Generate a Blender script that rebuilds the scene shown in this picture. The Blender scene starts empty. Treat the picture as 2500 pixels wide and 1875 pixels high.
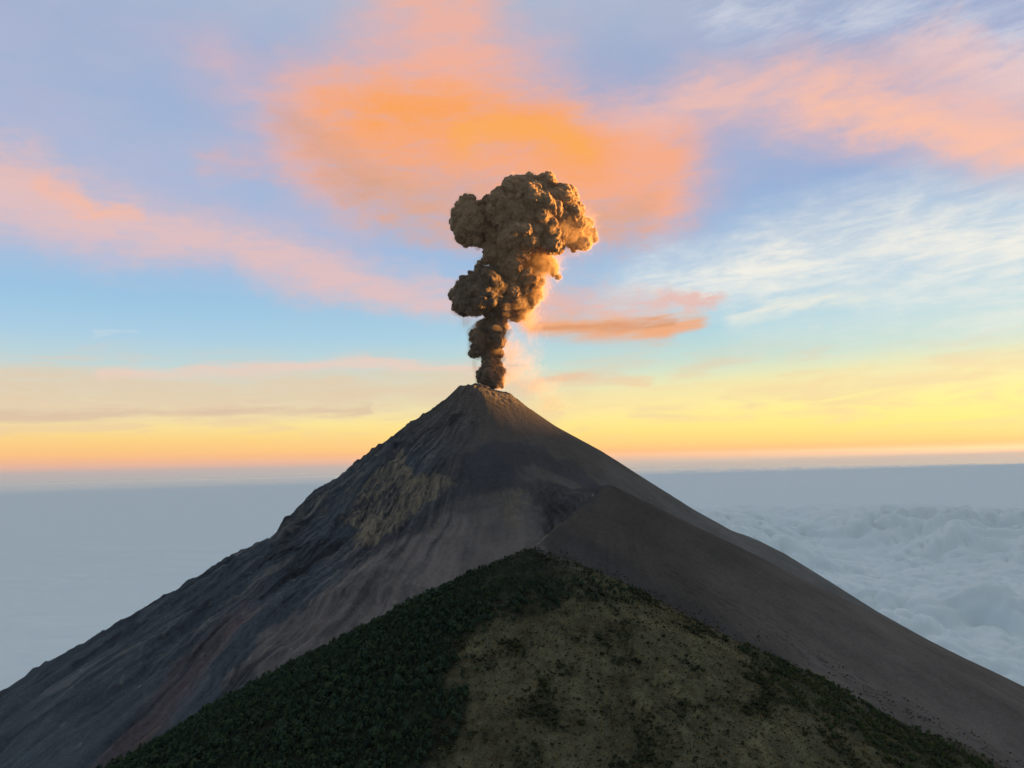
import bpy, bmesh, math, random
import numpy as np
from mathutils import Matrix, Vector

rng = np.random.default_rng(7)
random.seed(7)
scene = bpy.context.scene
C = scene.collection

# ------------------------------------------------------------------ camera
CAM = np.array([0.0, 0.0, 1700.0])          # metres; the top of the sea of clouds is near z = 0
FPX = 1805.0                                 # focal length in pixels of the 2500 px wide photograph (26 mm)
PITCH, ROLL = math.radians(6.12), math.radians(1.15)
_F = np.array([0, math.cos(PITCH), math.sin(PITCH)])
_U0 = np.array([0, -math.sin(PITCH), math.cos(PITCH)])
_R0 = np.array([1.0, 0, 0])
_U = _U0 * math.cos(ROLL) + _R0 * math.sin(ROLL)
_R = _R0 * math.cos(ROLL) - _U0 * math.sin(ROLL)
cam_data = bpy.data.cameras.new('camera')
cam_data.sensor_width = 36.0
cam_data.lens = FPX / 2500 * 36
cam_data.clip_start = 1.0
cam_data.clip_end = 400000.0
cam = bpy.data.objects.new('camera', cam_data)
m = Matrix.Identity(4)
for i in range(3):
    m[i][0], m[i][1], m[i][2], m[i][3] = _R[i], _U[i], -_F[i], CAM[i]
cam.matrix_world = m
C.objects.link(cam)
scene.camera = cam

def ray(u, v):
    d = _F * FPX + _R * (u - 1250) + _U * (937.5 - v)
    return d / np.linalg.norm(d)

def at(u, v, Y):
    """the point of the place seen at photo pixel (u, v) that stands Y metres ahead"""
    d = ray(u, v)
    return CAM + d * (Y / d[1])

def azel(u, v):
    d = ray(u, v)
    return math.degrees(math.atan2(d[0], d[1])), math.degrees(math.asin(d[2]))

# ------------------------------------------------------------------ exposure
vs = scene.view_settings
scene.display_settings.display_device = 'sRGB'
vs.view_transform = 'Standard'
vs.look = 'None'
vs.exposure = 2.6
vs.gamma = 1.0
vs.use_curve_mapping = False
EXPO = 2.0 ** vs.exposure
scene.render.film_transparent = False
scene.cycles.max_bounces = 6
scene.cycles.diffuse_bounces = 2
scene.cycles.glossy_bounces = 1
scene.cycles.transmission_bounces = 2
scene.cycles.volume_bounces = 1
scene.cycles.transparent_max_bounces = 6
scene.cycles.use_denoising = True
scene.cycles.sample_clamp_indirect = 3.0

# ------------------------------------------------------------------ sun (just above an added cloud wall out of view, right and behind)
SUN_AZ, SUN_EL = 74.0, 0.8
sa, se = math.radians(SUN_AZ), math.radians(SUN_EL)
SUN_DIR = Vector((math.sin(sa) * math.cos(se), math.cos(sa) * math.cos(se), math.sin(se)))
sun = bpy.data.lights.new('sun', 'SUN')
sun.energy = 5.0
sun.angle = math.radians(0.5)
sun.color = (1.0, 0.47, 0.11)
sun_o = bpy.data.objects.new('sun', sun)
sun_o.rotation_euler = SUN_DIR.to_track_quat('Z', 'Y').to_euler()
sun_o.location = (6000, 5000, 4000)
C.objects.link(sun_o)

# ------------------------------------------------------------------ node helpers
def lin(c):
    return tuple(((x / 255) / 12.92 if x / 255 <= 0.04045 else ((x / 255 + 0.055) / 1.055) ** 2.4) for x in c)

class NT:
    def __init__(s, tree):
        s.t = tree
        s.n = tree.nodes
        s.l = tree.links
    def put(s, sock, v):
        if hasattr(v, 'links'):
            s.l.new(v, sock)
        elif v is not None:
            if isinstance(v, (tuple, list)) and len(v) == 3 and sock.type == 'RGBA':
                v = (*v, 1)
            sock.default_value = v
    def math(s, op, a, b=None, c=None, clamp=False):
        n = s.n.new('ShaderNodeMath'); n.operation = op; n.use_clamp = clamp
        s.put(n.inputs[0], a); s.put(n.inputs[1], b)
        if c is not None: s.put(n.inputs[2], c)
        return n.outputs[0]
    def vmath(s, op, a, b=None):
        n = s.n.new('ShaderNodeVectorMath'); n.operation = op
        s.put(n.inputs[0], a)
        if op == 'SCALE': s.put(n.inputs[3], b)
        elif b is not None: s.put(n.inputs[1], b)
        return n.outputs[1] if op in ('LENGTH', 'DISTANCE', 'DOT_PRODUCT') else n.outputs[0]
    def comb(s, x, y, z):
        n = s.n.new('ShaderNodeCombineXYZ')
        s.put(n.inputs[0], x); s.put(n.inputs[1], y); s.put(n.inputs[2], z)
        return n.outputs[0]
    def sep(s, v):
        n = s.n.new('ShaderNodeSeparateXYZ'); s.put(n.inputs[0], v); return n.outputs
    def smooth(s, v, a, b):
        n = s.n.new('ShaderNodeMapRange'); n.interpolation_type = 'SMOOTHSTEP'
        s.put(n.inputs[0], v); n.inputs[1].default_value = a; n.inputs[2].default_value = b
        n.inputs[3].default_value = 0; n.inputs[4].default_value = 1
        return n.outputs[0]
    def remap(s, v, a, b, c, d):
        n = s.n.new('ShaderNodeMapRange')
        s.put(n.inputs[0], v)
        for i, x in enumerate((a, b, c, d)): n.inputs[1 + i].default_value = x
        return n.outputs[0]
    def noise(s, vec, scale, detail=3, rough=0.5, dist=0.0, out=0, dims='3D'):
        n = s.n.new('ShaderNodeTexNoise'); n.noise_dimensions = dims
        s.put(n.inputs['Vector'], vec)
        n.inputs['Scale'].default_value = scale; n.inputs['Detail'].default_value = detail
        n.inputs['Roughness'].default_value = rough; n.inputs['Distortion'].default_value = dist
        return n.outputs[out]
    def voronoi(s, vec, scale, feature='F1', rnd=1.0):
        n = s.n.new('ShaderNodeTexVoronoi'); n.feature = feature
        s.put(n.inputs['Vector'], vec); n.inputs['Scale'].default_value = scale
        n.inputs['Randomness'].default_value = rnd
        return n.outputs['Distance']
    def mix(s, f, a, b, mode='MIX'):
        n = s.n.new('ShaderNodeMix'); n.data_type = 'RGBA'; n.blend_type = mode
        s.put(n.inputs[0], f); s.put(n.inputs[6], a); s.put(n.inputs[7], b)
        return n.outputs[2]
    def ramp(s, v, stops):
        n = s.n.new('ShaderNodeValToRGB')
        el = n.color_ramp.elements
        while len(el) > 1: el.remove(el[-1])
        for k, (p, c) in enumerate(stops):
            e = el[0] if k == 0 else el.new(p)
            e.position = p; e.color = (*c, 1)
        s.put(n.inputs[0], v)
        return n.outputs[0]
    def attr(s, name, fac=True):
        n = s.n.new('ShaderNodeAttribute'); n.attribute_name = name
        return n.outputs['Fac'] if fac else n.outputs['Color']

# ------------------------------------------------------------------ sky
world = bpy.data.worlds.new('World')
scene.world = world
world.use_nodes = True
world.node_tree.nodes.clear()
world.cycles.sampling_method = 'NONE'
w = NT(world.node_tree)
out = w.n.new('ShaderNodeOutputWorld')
tc = w.n.new('ShaderNodeTexCoord')
D = w.vmath('NORMALIZE', tc.outputs['Generated'])
dx, dy, dz = w.sep(D)
AZ = w.math('MULTIPLY', w.math('ARCTAN2', dx, dy), 180 / math.pi)
EL = w.math('MULTIPLY', w.math('ARCSINE', dz), 180 / math.pi)

def ramp_stops(rows, u, top):
    """rows of (photo row, colour) down one column of the sky -> stops over elevation -12..90 degrees"""
    st = []
    for v, c in rows:
        st.append(((azel(u, v)[1] + 12) / 102, tuple(x for x in lin(c))))
    st.sort()
    st = [(max(0.0, p), c) for p, c in st]
    st.append((0.55, lin(top)))
    st.append((0.95, tuple(x * 0.9 for x in lin(top))))
    return st
left_rows = [(1500, (135, 154, 168)), (1220, (138, 154, 167)), (1162, (148, 158, 170)), (1148, (168, 152, 160)), (1138, (230, 162, 134)),
             (1112, (250, 190, 122)), (1075, (251, 208, 126)), (1040, (250, 224, 148)), (1000, (240, 222, 178)), (940, (214, 216, 200)),
             (880, (190, 212, 214)), (800, (168, 204, 226)), (700, (150, 195, 226)), (560, (160, 186, 222)), (420, (160, 184, 218)), (200, (156, 178, 212)), (20, (160, 176, 208))]
right_rows = [(1500, (150, 166, 172)), (1160, (146, 159, 166)), (1116, (144, 155, 163)), (1101, (158, 148, 150)), (1086, (230, 152, 98)),
              (1062, (250, 202, 112)), (1015, (250, 230, 128)), (950, (250, 238, 150)), (890, (232, 236, 182)), (820, (196, 222, 208)),
              (740, (172, 212, 222)), (620, (160, 200, 226)), (480, (144, 182, 218)), (360, (144, 172, 212)), (180, (146, 166, 206)), (20, (150, 168, 204))]
el01 = w.remap(EL, -12, 90, 0, 1)
cl = w.ramp(el01, ramp_stops(left_rows, 100, (188, 201, 208)))
cr = w.ramp(el01, ramp_stops(right_rows, 2400, (188, 201, 208)))
sundot = w.math('COSINE', w.math('MULTIPLY', w.math('SUBTRACT', AZ, SUN_AZ), math.pi / 180))
near_sun = w.smooth(sundot, -0.33, 0.86)
col = w.mix(near_sun, cl, cr)
# the sky behind the viewer, away from the sunrise, is still dusky
dusk = w.math('MULTIPLY_ADD', w.smooth(w.math('ADD', dy, w.math('MULTIPLY', sundot, 0.35)), -0.9, 0.55), 0.55, 0.45)
col = w.vmath('SCALE', col, dusk)

# cloud space: azimuth / elevation in degrees, bent by noise so that no edge is a plain curve
P0 = w.comb(AZ, EL, 0.0)
stretch = w.comb(w.math('MULTIPLY', AZ, 0.55), EL, 3.1)
warp1 = w.vmath('SCALE', w.vmath('SUBTRACT', w.noise(stretch, 0.10, 1, 0.5, out=1), (0.5, 0.5, 0.5)), 7.0)
warp2 = w.vmath('SCALE', w.vmath('SUBTRACT', w.noise(stretch, 0.35, 6, 0.68, out=1), (0.5, 0.5, 0.5)), 4.2)
warp3 = w.vmath('SCALE', w.vmath('SUBTRACT', w.noise(stretch, 1.3, 4, 0.7, out=1), (0.5, 0.5, 0.5)), 1.9)
PW = w.vmath('ADD', w.vmath('ADD', P0, warp1), w.vmath('ADD', warp2, warp3))
thin = w.comb(w.math('MULTIPLY', AZ, 0.16), w.math('ADD', EL, w.math('MULTIPLY', AZ, -0.03)), 1.7)
fib = w.noise(thin, 0.9, 4, 0.6, 0.5)                 # long level fibres
fibw = w.vmath('SCALE', w.vmath('SUBTRACT', w.noise(thin, 0.9, 3, 0.6, out=1), (0.5, 0.5, 0.5)), 2.0)
PF = w.vmath('ADD', P0, fibw)
soft = w.noise(stretch, 0.22, 4, 0.6)

def seg(g, p, a, b, wd):
    """distance to the line a-b in cloud space, measured in widths: 0 on it, 1 at its edge"""
    (ax, ay), (bx, by) = a, b
    n = g.n.new('ShaderNodeMapping'); n.vector_type = 'TEXTURE'
    g.put(n.inputs[0], p)
    n.inputs['Location'].default_value = ((ax + bx) / 2, (ay + by) / 2, 0)
    n.inputs['Rotation'].default_value = (0, 0, math.atan2(by - ay, bx - ax))
    n.inputs['Scale'].default_value = (wd, wd, 1e7)
    half = math.hypot(bx - ax, by - ay) / 2 / wd
    q = g.vmath('SUBTRACT', g.vmath('ABSOLUTE', n.outputs[0]), (half, 0, 0))
    return g.vmath('LENGTH', g.vmath('MAXIMUM', q, (0, 0, 0)))
def streak(g, pts, p, hard=0.0, edge=1.15):
    """pts: (u, v, half-width in px) along a cloud; mask 1 inside fading to 0 at the edge"""
    k = math.degrees(1 / FPX)
    d = None
    for (u0, v0, w0), (u1, v1, w1) in zip(pts[:-1], pts[1:]):
        s_ = seg(g, p, azel(u0, v0), azel(u1, v1), (w0 + w1) / 2 * k)
        d = s_ if d is None else g.math('SMOOTH_MIN', d, s_, 0.35)
    return g.smooth(d, edge, hard)
def lay(mask, c, amount):
    global col
    col = w.mix(w.math('MULTIPLY', mask, amount, clamp=True), col, lin(c))

# thin lavender veils everywhere in the upper sky, in the frame and outside it
veil = w.math('MULTIPLY', w.smooth(soft, 0.36, 0.72), w.smooth(EL, 9, 24))
lay(w.math('MULTIPLY', veil, dusk), (196, 188, 206), 0.26)
# level tan streaks low over the horizon, mostly away from the sun
low = w.math('MULTIPLY', w.smooth(fib, 0.44, 0.66), w.math('MULTIPLY', w.smooth(EL, 0.8, 3.2), w.smooth(EL, 9.5, 6.5)))
lay(w.math('MULTIPLY', low, dusk), (228, 196, 164), 0.5)
col_base = col
STROKES = []
def cloud(pts, space, hard, edge, c, amount, tex=None):
    k = math.degrees(1 / FPX)
    q = [(*azel(u, v), wd * k * edge) for u, v, wd in pts]
    box = (min(a - e_ for a, b, e_ in q) - 3.6, max(a + e_ for a, b, e_ in q) + 3.6, min(b - e_ for a, b, e_ in q) - 3.2, max(b + e_ for a, b, e_ in q) + 3.2)
    t = bpy.data.node_groups.new('drifting_cloud', 'ShaderNodeTree')      # one small node group for each cloud
    for nm, ty in (('Sky', 'NodeSocketColor'), ('Place', 'NodeSocketVector'), ('Fibre', 'NodeSocketFloat')):
        t.interface.new_socket(nm, in_out='INPUT', socket_type=ty)
    t.interface.new_socket('Sky', in_out='OUTPUT', socket_type='NodeSocketColor')
    g = NT(t)
    gi, go = g.n.new('NodeGroupInput'), g.n.new('NodeGroupOutput')
    mk = streak(g, pts, gi.outputs[1], hard, edge)
    if tex is None:
        mk = g.math('MULTIPLY', mk, g.math('MULTIPLY_ADD', gi.outputs[2], 2.2, -0.10), clamp=True)
    else:
        mk = g.math('MULTIPLY', mk, g.math('MULTIPLY_ADD', g.smooth(gi.outputs[2], tex[0], tex[1]), tex[2], tex[3]))
    g.l.new(g.mix(g.math('MULTIPLY', mk, amount, clamp=True), gi.outputs[0], lin(c)), go.inputs[0])
    STROKES.append((box, t, space, tex))
cloud([(-300, 950, 75), (300, 975, 75), (700, 960, 65), (1150, 950, 55), (1280, 950, 30)], 'PF', 0.2, 1.15, (224, 202, 172), 0.80)
cloud([(-300, 1008, 20), (260, 1014, 18), (640, 1004, 16), (900, 996, 8)], 'PF', 0.0, 1.15, (212, 182, 160), 0.55)
cloud([(250, 918, 16), (640, 898, 24), (900, 885, 26), (1180, 905, 14)], 'PF', 0.0, 1.15, (236, 204, 188), 0.75)
cloud([(1310, 930, 18), (1450, 922, 20), (1580, 934, 10)], 'PF', -0.3, 1.3, (240, 184, 146), 0.7)
cloud([(1350, 985, 60), (1700, 955, 50), (2200, 905, 46), (2900, 860, 60)], 'PF', 0.0, 1.15, (248, 222, 158), 0.45)
# white cirrus on the right
cirv = w.comb(w.math('MULTIPLY', AZ, 0.22), w.math('SUBTRACT', EL, w.math('MULTIPLY', AZ, 0.07)), 5.0)
cir = w.noise(cirv, 0.85, 6, 0.68, 0.35)
cloud([(1600, 700, 90), (1900, 670, 150), (2250, 620, 200), (2900, 580, 220)], 'PW', -0.2, 1.3, (240, 238, 228), 0.97, (0.34, 0.68, 0.62, 0.46))
cloud([(1790, 770, 20), (1960, 748, 34), (2100, 720, 20)], 'PF', -0.4, 1.3, (244, 238, 218), 0.75, (0.30, 0.66, 1.0, 0.0))
cloud([(1750, -20, 90), (2150, 20, 100), (2700, 60, 130)], 'PW', 0.0, 1.15, (210, 214, 226), 0.7, (0.36, 0.74, 1.0, 0.0))
cloud([(230, 815, 5), (290, 814, 8), (340, 812, 4)], 'PF', 0.0, 1.15, (222, 224, 226), 0.35)
# pink streak from the left to the plume
cloud([(-300, 300, 260), (0, 390, 250), (400, 500, 190), (800, 590, 160)], 'PW', -0.3, 1.2, (188, 182, 204), 0.6)
cloud([(-250, 380, 130), (0, 470, 140), (330, 560, 105), (700, 632, 88), (1050, 700, 84), (1350, 755, 70)], 'PW', -0.05, 1.2, (224, 190, 190), 0.92)
cloud([(90, 425, 26), (200, 475, 34), (300, 500, 26)], 'PW', -0.2, 1.3, (246, 186, 160), 0.75)
cloud([(-200, 330, 60), (40, 400, 80), (160, 450, 30)], 'PW', -0.2, 1.3, (236, 186, 174), 0.5)
# pink streak on the right
cloud([(1440, 330, 140), (1700, 240, 150), (2000, 225, 125), (2330, 255, 130), (2900, 300, 170)], 'PW', -0.05, 1.2, (236, 188, 178), 0.90)
cloud([(2050, 245, 36), (2330, 295, 62), (2800, 330, 70)], 'PW', -0.2, 1.3, (250, 190, 162), 0.75)
cloud([(2250, 120, 40), (2600, 110, 70)], 'PW', -0.2, 1.3, (240, 200, 192), 0.55)
# pink haze round the ash cloud, then the ash cloud itself
cloud([(840, 200, 130), (960, 210, 200), (1130, 220, 280), (1400, 340, 210), (1640, 420, 130)], 'PW', -0.1, 1.15, (230, 178, 172), 0.80)
cloud([(1020, -150, 240), (1080, 30, 185), (1090, 170, 220)], 'PW', 0.0, 1.15, (243, 176, 152), 0.80)
cloud([(560, 150, 100), (720, 260, 140), (800, 380, 110)], 'PW', -0.5, 1.3, (216, 180, 188), 0.65)
cloud([(540, 370, 40), (700, 365, 55), (820, 380, 80)], 'PW', -0.5, 1.3, (228, 176, 170), 0.5)
cloud([(900, 330, 215), (1150, 345, 235), (1420, 405, 205), (1590, 430, 120)], 'PW', 0.10, 1.1, (247, 170, 130), 0.90)
cloud([(880, 440, 80), (1050, 500, 75), (1300, 530, 75), (1560, 520, 60)], 'PW', -0.2, 1.2, (222, 164, 130), 0.65)
cloud([(930, 280, 110), (1120, 310, 150), (1400, 330, 110)], 'PW', -0.5, 1.25, (250, 162, 84), 0.95)
cloud([(1130, 360, 50), (1260, 330, 70), (1420, 325, 40)], 'PW', -0.2, 1.3, (251, 174, 88), 0.6)
cloud([(760, 300, 60), (830, 380, 60), (860, 450, 40)], 'PW', -0.2, 1.3, (208, 160, 140), 0.5)
# pink and orange beside the column
cloud([(1330, 690, 80), (1480, 720, 80), (1620, 740, 55), (1730, 745, 22)], 'PW', -0.1, 1.2, (228, 182, 172), 0.85)
cloud([(1310, 795, 40), (1480, 803, 46), (1620, 803, 42), (1700, 785, 22)], 'PF', -0.15, 1.2, (240, 168, 118), 0.95)
cloud([(1340, 800, 10), (1480, 798, 15), (1640, 786, 12)], 'PF', -0.2, 1.2, (214, 148, 106), 0.75)

SPACE = {'PW': PW, 'PF': PF}
def painted(a0, a1, e0, e1):
    """the sky with every cloud that reaches into this window of azimuth and elevation"""
    c = col_base
    for box, t, space, tex in STROKES:
        if box[1] < a0 or box[0] > a1 or box[3] < e0 or box[2] > e1: continue
        n = w.n.new('ShaderNodeGroup'); n.node_tree = t
        w.put(n.inputs[0], c); w.put(n.inputs[1], SPACE[space])
        w.put(n.inputs[2], cir)
        c = n.outputs[0]
    return c

sky = w.n.new('ShaderNodeTexSky')
sky.sky_type = 'NISHITA'
sky.sun_disc = False
sky.sun_elevation = se
sky.sun_rotation = sa
sky.altitude = 3700
bg1 = w.n.new('ShaderNodeBackground'); bg1.inputs[1].default_value = 0.05 / EXPO * 0.2
w.l.new(sky.outputs[0], bg1.inputs[0])
def backdrop(c):
    b = w.n.new('ShaderNodeBackground'); b.inputs[1].default_value = 1.0 / EXPO
    w.l.new(c, b.inputs[0])
    return b.outputs[0]
# the drifting clouds lie within 62 degrees of north; elsewhere the sky is veils and streaks alone
front = w.math('MULTIPLY', w.math('LESS_THAN', w.math('ABSOLUTE', AZ), 62.0),
               w.math('MULTIPLY', w.math('GREATER_THAN', EL, 0.3), w.math('LESS_THAN', EL, 52.0)))
def either(f, a, b):
    n = w.n.new('ShaderNodeMixShader')
    w.l.new(f, n.inputs[0]); w.l.new(a, n.inputs[1]); w.l.new(b, n.inputs[2])
    return n.outputs[0]
def windows(a0, a1, e0, e1, depth):
    """split the sky into windows so that each look-up only works through the clouds near it"""
    if depth == 0:
        return backdrop(painted(a0, a1, e0, e1))
    if depth % 2:
        ac = (a0 + a1) / 2 if depth != 3 else 2.0
        return either(w.math('GREATER_THAN', AZ, ac), windows(a0, ac, e0, e1, depth - 1), windows(ac, a1, e0, e1, depth - 1))
    ec = {4: 11.0, 2: 6.0 if e1 <= 11 else 20.0}[depth]
    return either(w.math('GREATER_THAN', EL, ec), windows(a0, a1, e0, ec, depth - 1), windows(a0, a1, ec, e1, depth - 1))
skyshader = either(front, backdrop(col_base), windows(-62, 62, 0.3, 52, 4))
add = w.n.new('ShaderNodeAddShader')
w.l.new(bg1.outputs[0], add.inputs[0]); w.l.new(skyshader, add.inputs[1])
w.l.new(add.outputs[0], out.inputs[0])

# ------------------------------------------------------------------ numpy noise
_perm = np.random.default_rng(3).permutation(512).astype(np.int64)
_g2 = np.stack([np.cos(np.arange(64) * 2 * np.pi / 64), np.sin(np.arange(64) * 2 * np.pi / 64)], 1)
_t = np.random.default_rng(5).normal(size=(64, 3))
_g3 = _t / np.linalg.norm(_t, axis=1)[:, None]
def pn2(x, y):
    xi, yi = np.floor(x).astype(np.int64), np.floor(y).astype(np.int64)
    xf, yf = x - xi, y - yi
    u, v = xf ** 3 * (xf * (xf * 6 - 15) + 10), yf ** 3 * (yf * (yf * 6 - 15) + 10)
    def g(i, j):
        h = _perm[(_perm[(xi + i) & 511] + yi + j) & 511] & 63
        return _g2[h, 0] * (xf - i) + _g2[h, 1] * (yf - j)
    a, b, c, d = g(0, 0), g(1, 0), g(0, 1), g(1, 1)
    return 1.5 * (a + u * (b - a) + v * (c - a) + u * v * (a - b - c + d))
def pn3(x, y, z):
    xi, yi, zi = (np.floor(q).astype(np.int64) for q in (x, y, z))
    xf, yf, zf = x - xi, y - yi, z - zi
    u, v, t = (q ** 3 * (q * (q * 6 - 15) + 10) for q in (xf, yf, zf))
    def g(i, j, k):
        h = _perm[(_perm[(_perm[(xi + i) & 511] + yi + j) & 511] + zi + k) & 511] & 63
        return _g3[h, 0] * (xf - i) + _g3[h, 1] * (yf - j) + _g3[h, 2] * (zf - k)
    lerp = lambda a, b, q: a + (b - a) * q
    return 1.5 * lerp(lerp(lerp(g(0, 0, 0), g(1, 0, 0), u), lerp(g(0, 1, 0), g(1, 1, 0), u), v),
                      lerp(lerp(g(0, 0, 1), g(1, 0, 1), u), lerp(g(0, 1, 1), g(1, 1, 1), u), v), t)
def fbm2(x, y, o=4, gain=0.5, lac=2.03):
    a, s_, n = 1.0, 0.0, 0.0
    for i in range(o):
        s_ = s_ + a * pn2(x + 17.3 * i, y - 9.1 * i); n += a
        x, y, a = x * lac, y * lac, a * gain
    return s_ / n
def bil2(x, y, o=4, gain=0.5, lac=2.03):
    """billows: rounded tops with creases between, about 0..1"""
    a, s_, n = 1.0, 0.0, 0.0
    for i in range(o):
        s_ = s_ + a * np.abs(pn2(x + 17.3 * i, y - 9.1 * i)); n += a
        x, y, a = x * lac, y * lac, a * gain
    return s_ / n
def dome3(p, seed=0):
    """rounded puffs over three dimensions, 0..1"""
    pi = np.floor(p).astype(np.int64)
    best = np.full(len(p), 9.0)
    for i in (-1, 0, 1):
        for j in (-1, 0, 1):
            for k in (-1, 0, 1):
                hsh = _perm[(_perm[(_perm[(pi[:, 0] + i + seed) & 511] + pi[:, 1] + j) & 511] + pi[:, 2] + k) & 511]
                q = np.stack([hsh & 15, (hsh >> 3) & 15, (hsh >> 5) & 15], 1) / 15.0
                d = p - pi - np.array([i, j, k]) - q
                best = np.minimum(best, (d * d).sum(1) / (0.75 + 0.5 * ((hsh * 5) & 15) / 15.0) ** 2)
    return np.sqrt(np.clip(1.0 - best, 0, 1))
def dome2(x, y, seed=0):
    """rounded puffs with sharp creases between them, 0..1"""
    xi, yi = np.floor(x).astype(np.int64), np.floor(y).astype(np.int64)
    best = np.full(x.shape, 9.0)
    for i in (-1, 0, 1):
        for j in (-1, 0, 1):
            hsh = _perm[(_perm[(xi + i + seed) & 511] + yi + j) & 511]
            px, py = (hsh & 31) / 31.0, ((hsh >> 4) & 31) / 31.0
            rr = 0.75 + 0.5 * ((hsh * 7) & 15) / 15.0
            d = ((x - xi - i - px) ** 2 + (y - yi - j - py) ** 2) / rr ** 2
            best = np.minimum(best, d)
    return np.sqrt(np.clip(1.0 - best * 0.9, 0, 1))
def sst(x, a, b):
    t = np.clip((x - a) / (b - a), 0, 1)
    return t * t * (3 - 2 * t)
def smax(a, b, k):
    h = np.clip(0.5 + 0.5 * (a - b) / k, 0, 1)
    return b + (a - b) * h + k * h * (1 - h)

# ------------------------------------------------------------------ mesh helpers
def mesh_np(name, co, faces, mats=(), smooth=True, attrs=None):
    """co (n,3); faces (m,3) or (m,4) array"""
    me = bpy.data.meshes.new(name)
    k = faces.shape[1]
    me.vertices.add(len(co)); me.vertices.foreach_set('co', np.ascontiguousarray(co, np.float32).ravel())
    me.loops.add(faces.size); me.loops.foreach_set('vertex_index', np.ascontiguousarray(faces, np.int32).ravel())
    me.polygons.add(len(faces)); me.polygons.foreach_set('loop_start', np.arange(0, faces.size, k, dtype=np.int32))
    me.polygons.foreach_set('loop_total', np.full(len(faces), k, np.int32))
    if smooth:
        me.polygons.foreach_set('use_smooth', np.ones(len(faces), bool))
    for m_ in mats: me.materials.append(m_)
    for nm, a in (attrs or {}).items():
        if a.ndim == 1:
            at_ = me.attributes.new(nm, 'FLOAT', 'POINT'); at_.data.foreach_set('value', a.astype(np.float32))
        else:
            at_ = me.attributes.new(nm, 'FLOAT_COLOR', 'POINT')
            at_.data.foreach_set('color', np.concatenate([a, np.ones((len(a), 1))], 1).astype(np.float32).ravel())
    me.update(calc_edges=True)
    return me
def grid_faces(nx, ny, wrap=False):
    j, i = np.meshgrid(np.arange(ny - 1), np.arange(nx if wrap else nx - 1), indexing='ij')
    i2 = (i + 1) % nx
    return np.stack([j * nx + i, j * nx + i2, (j + 1) * nx + i2, (j + 1) * nx + i], -1).reshape(-1, 4)
def link(name, me, parent=None, **props):
    o = bpy.data.objects.new(name, me)
    C.objects.link(o)
    if parent is not None: o.parent = parent
    for k, v in props.items(): o[k] = v
    return o
def empty(name, loc, **props):
    o = link(name, None, **props); o.location = loc; o.empty_display_size = 5
    return o
def material(name, rough=1.0, spec=0.0):
    mt = bpy.data.materials.new(name); mt.use_nodes = True
    b = mt.node_tree.nodes['Principled BSDF']
    b.inputs['Roughness'].default_value = rough
    b.inputs['Specular IOR Level'].default_value = spec
    return mt, NT(mt.node_tree), b

# ------------------------------------------------------------------ terrain
YS = 2800.0
APEX = at(1200, 950, YS)
def profile(px, ang):
    """silhouette pixels -> (r, z) along the generator of the cone that leaves the apex at azimuth ang"""
    d = np.array([math.cos(ang), math.sin(ang)])
    rz = []
    for u, v in px:
        q = ray(u, v)
        t = (APEX[0] * d[1] - APEX[1] * d[0]) / (q[0] * d[1] - q[1] * d[0])
        p = CAM + q * t
        rz.append(((p[:2] - APEX[:2]) @ d, p[2]))
    rz.sort()
    return np.array(rz)
ANG_L, ANG_R = math.radians(190), math.radians(-10)
PL = profile([(1187, 943), (1165, 940), (1119, 949), (1070, 998), (1023, 1045), (904, 1136), (831, 1205), (750, 1275), (660, 1331), (554, 1381), (429, 1458), (226, 1582), (0, 1718), (-400, 1950), (-800, 2140)], ANG_L)
PR = profile([(1210, 952), (1243, 960), (1288, 994), (1356, 1040), (1469, 1102), (1582, 1175), (1695, 1246), (1797, 1303), (1853, 1322), (1921, 1356), (2034, 1426), (2147, 1497), (2260, 1560), (2500, 1690), (2900, 1890), (3400, 2120)], ANG_R)
def prof(P, r):
    z = np.interp(r, P[:, 0], P[:, 1])
    far = r > P[-1, 0]
    return np.where(far, P[-1, 1] - (r - P[-1, 0]) * 0.5, z)

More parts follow.
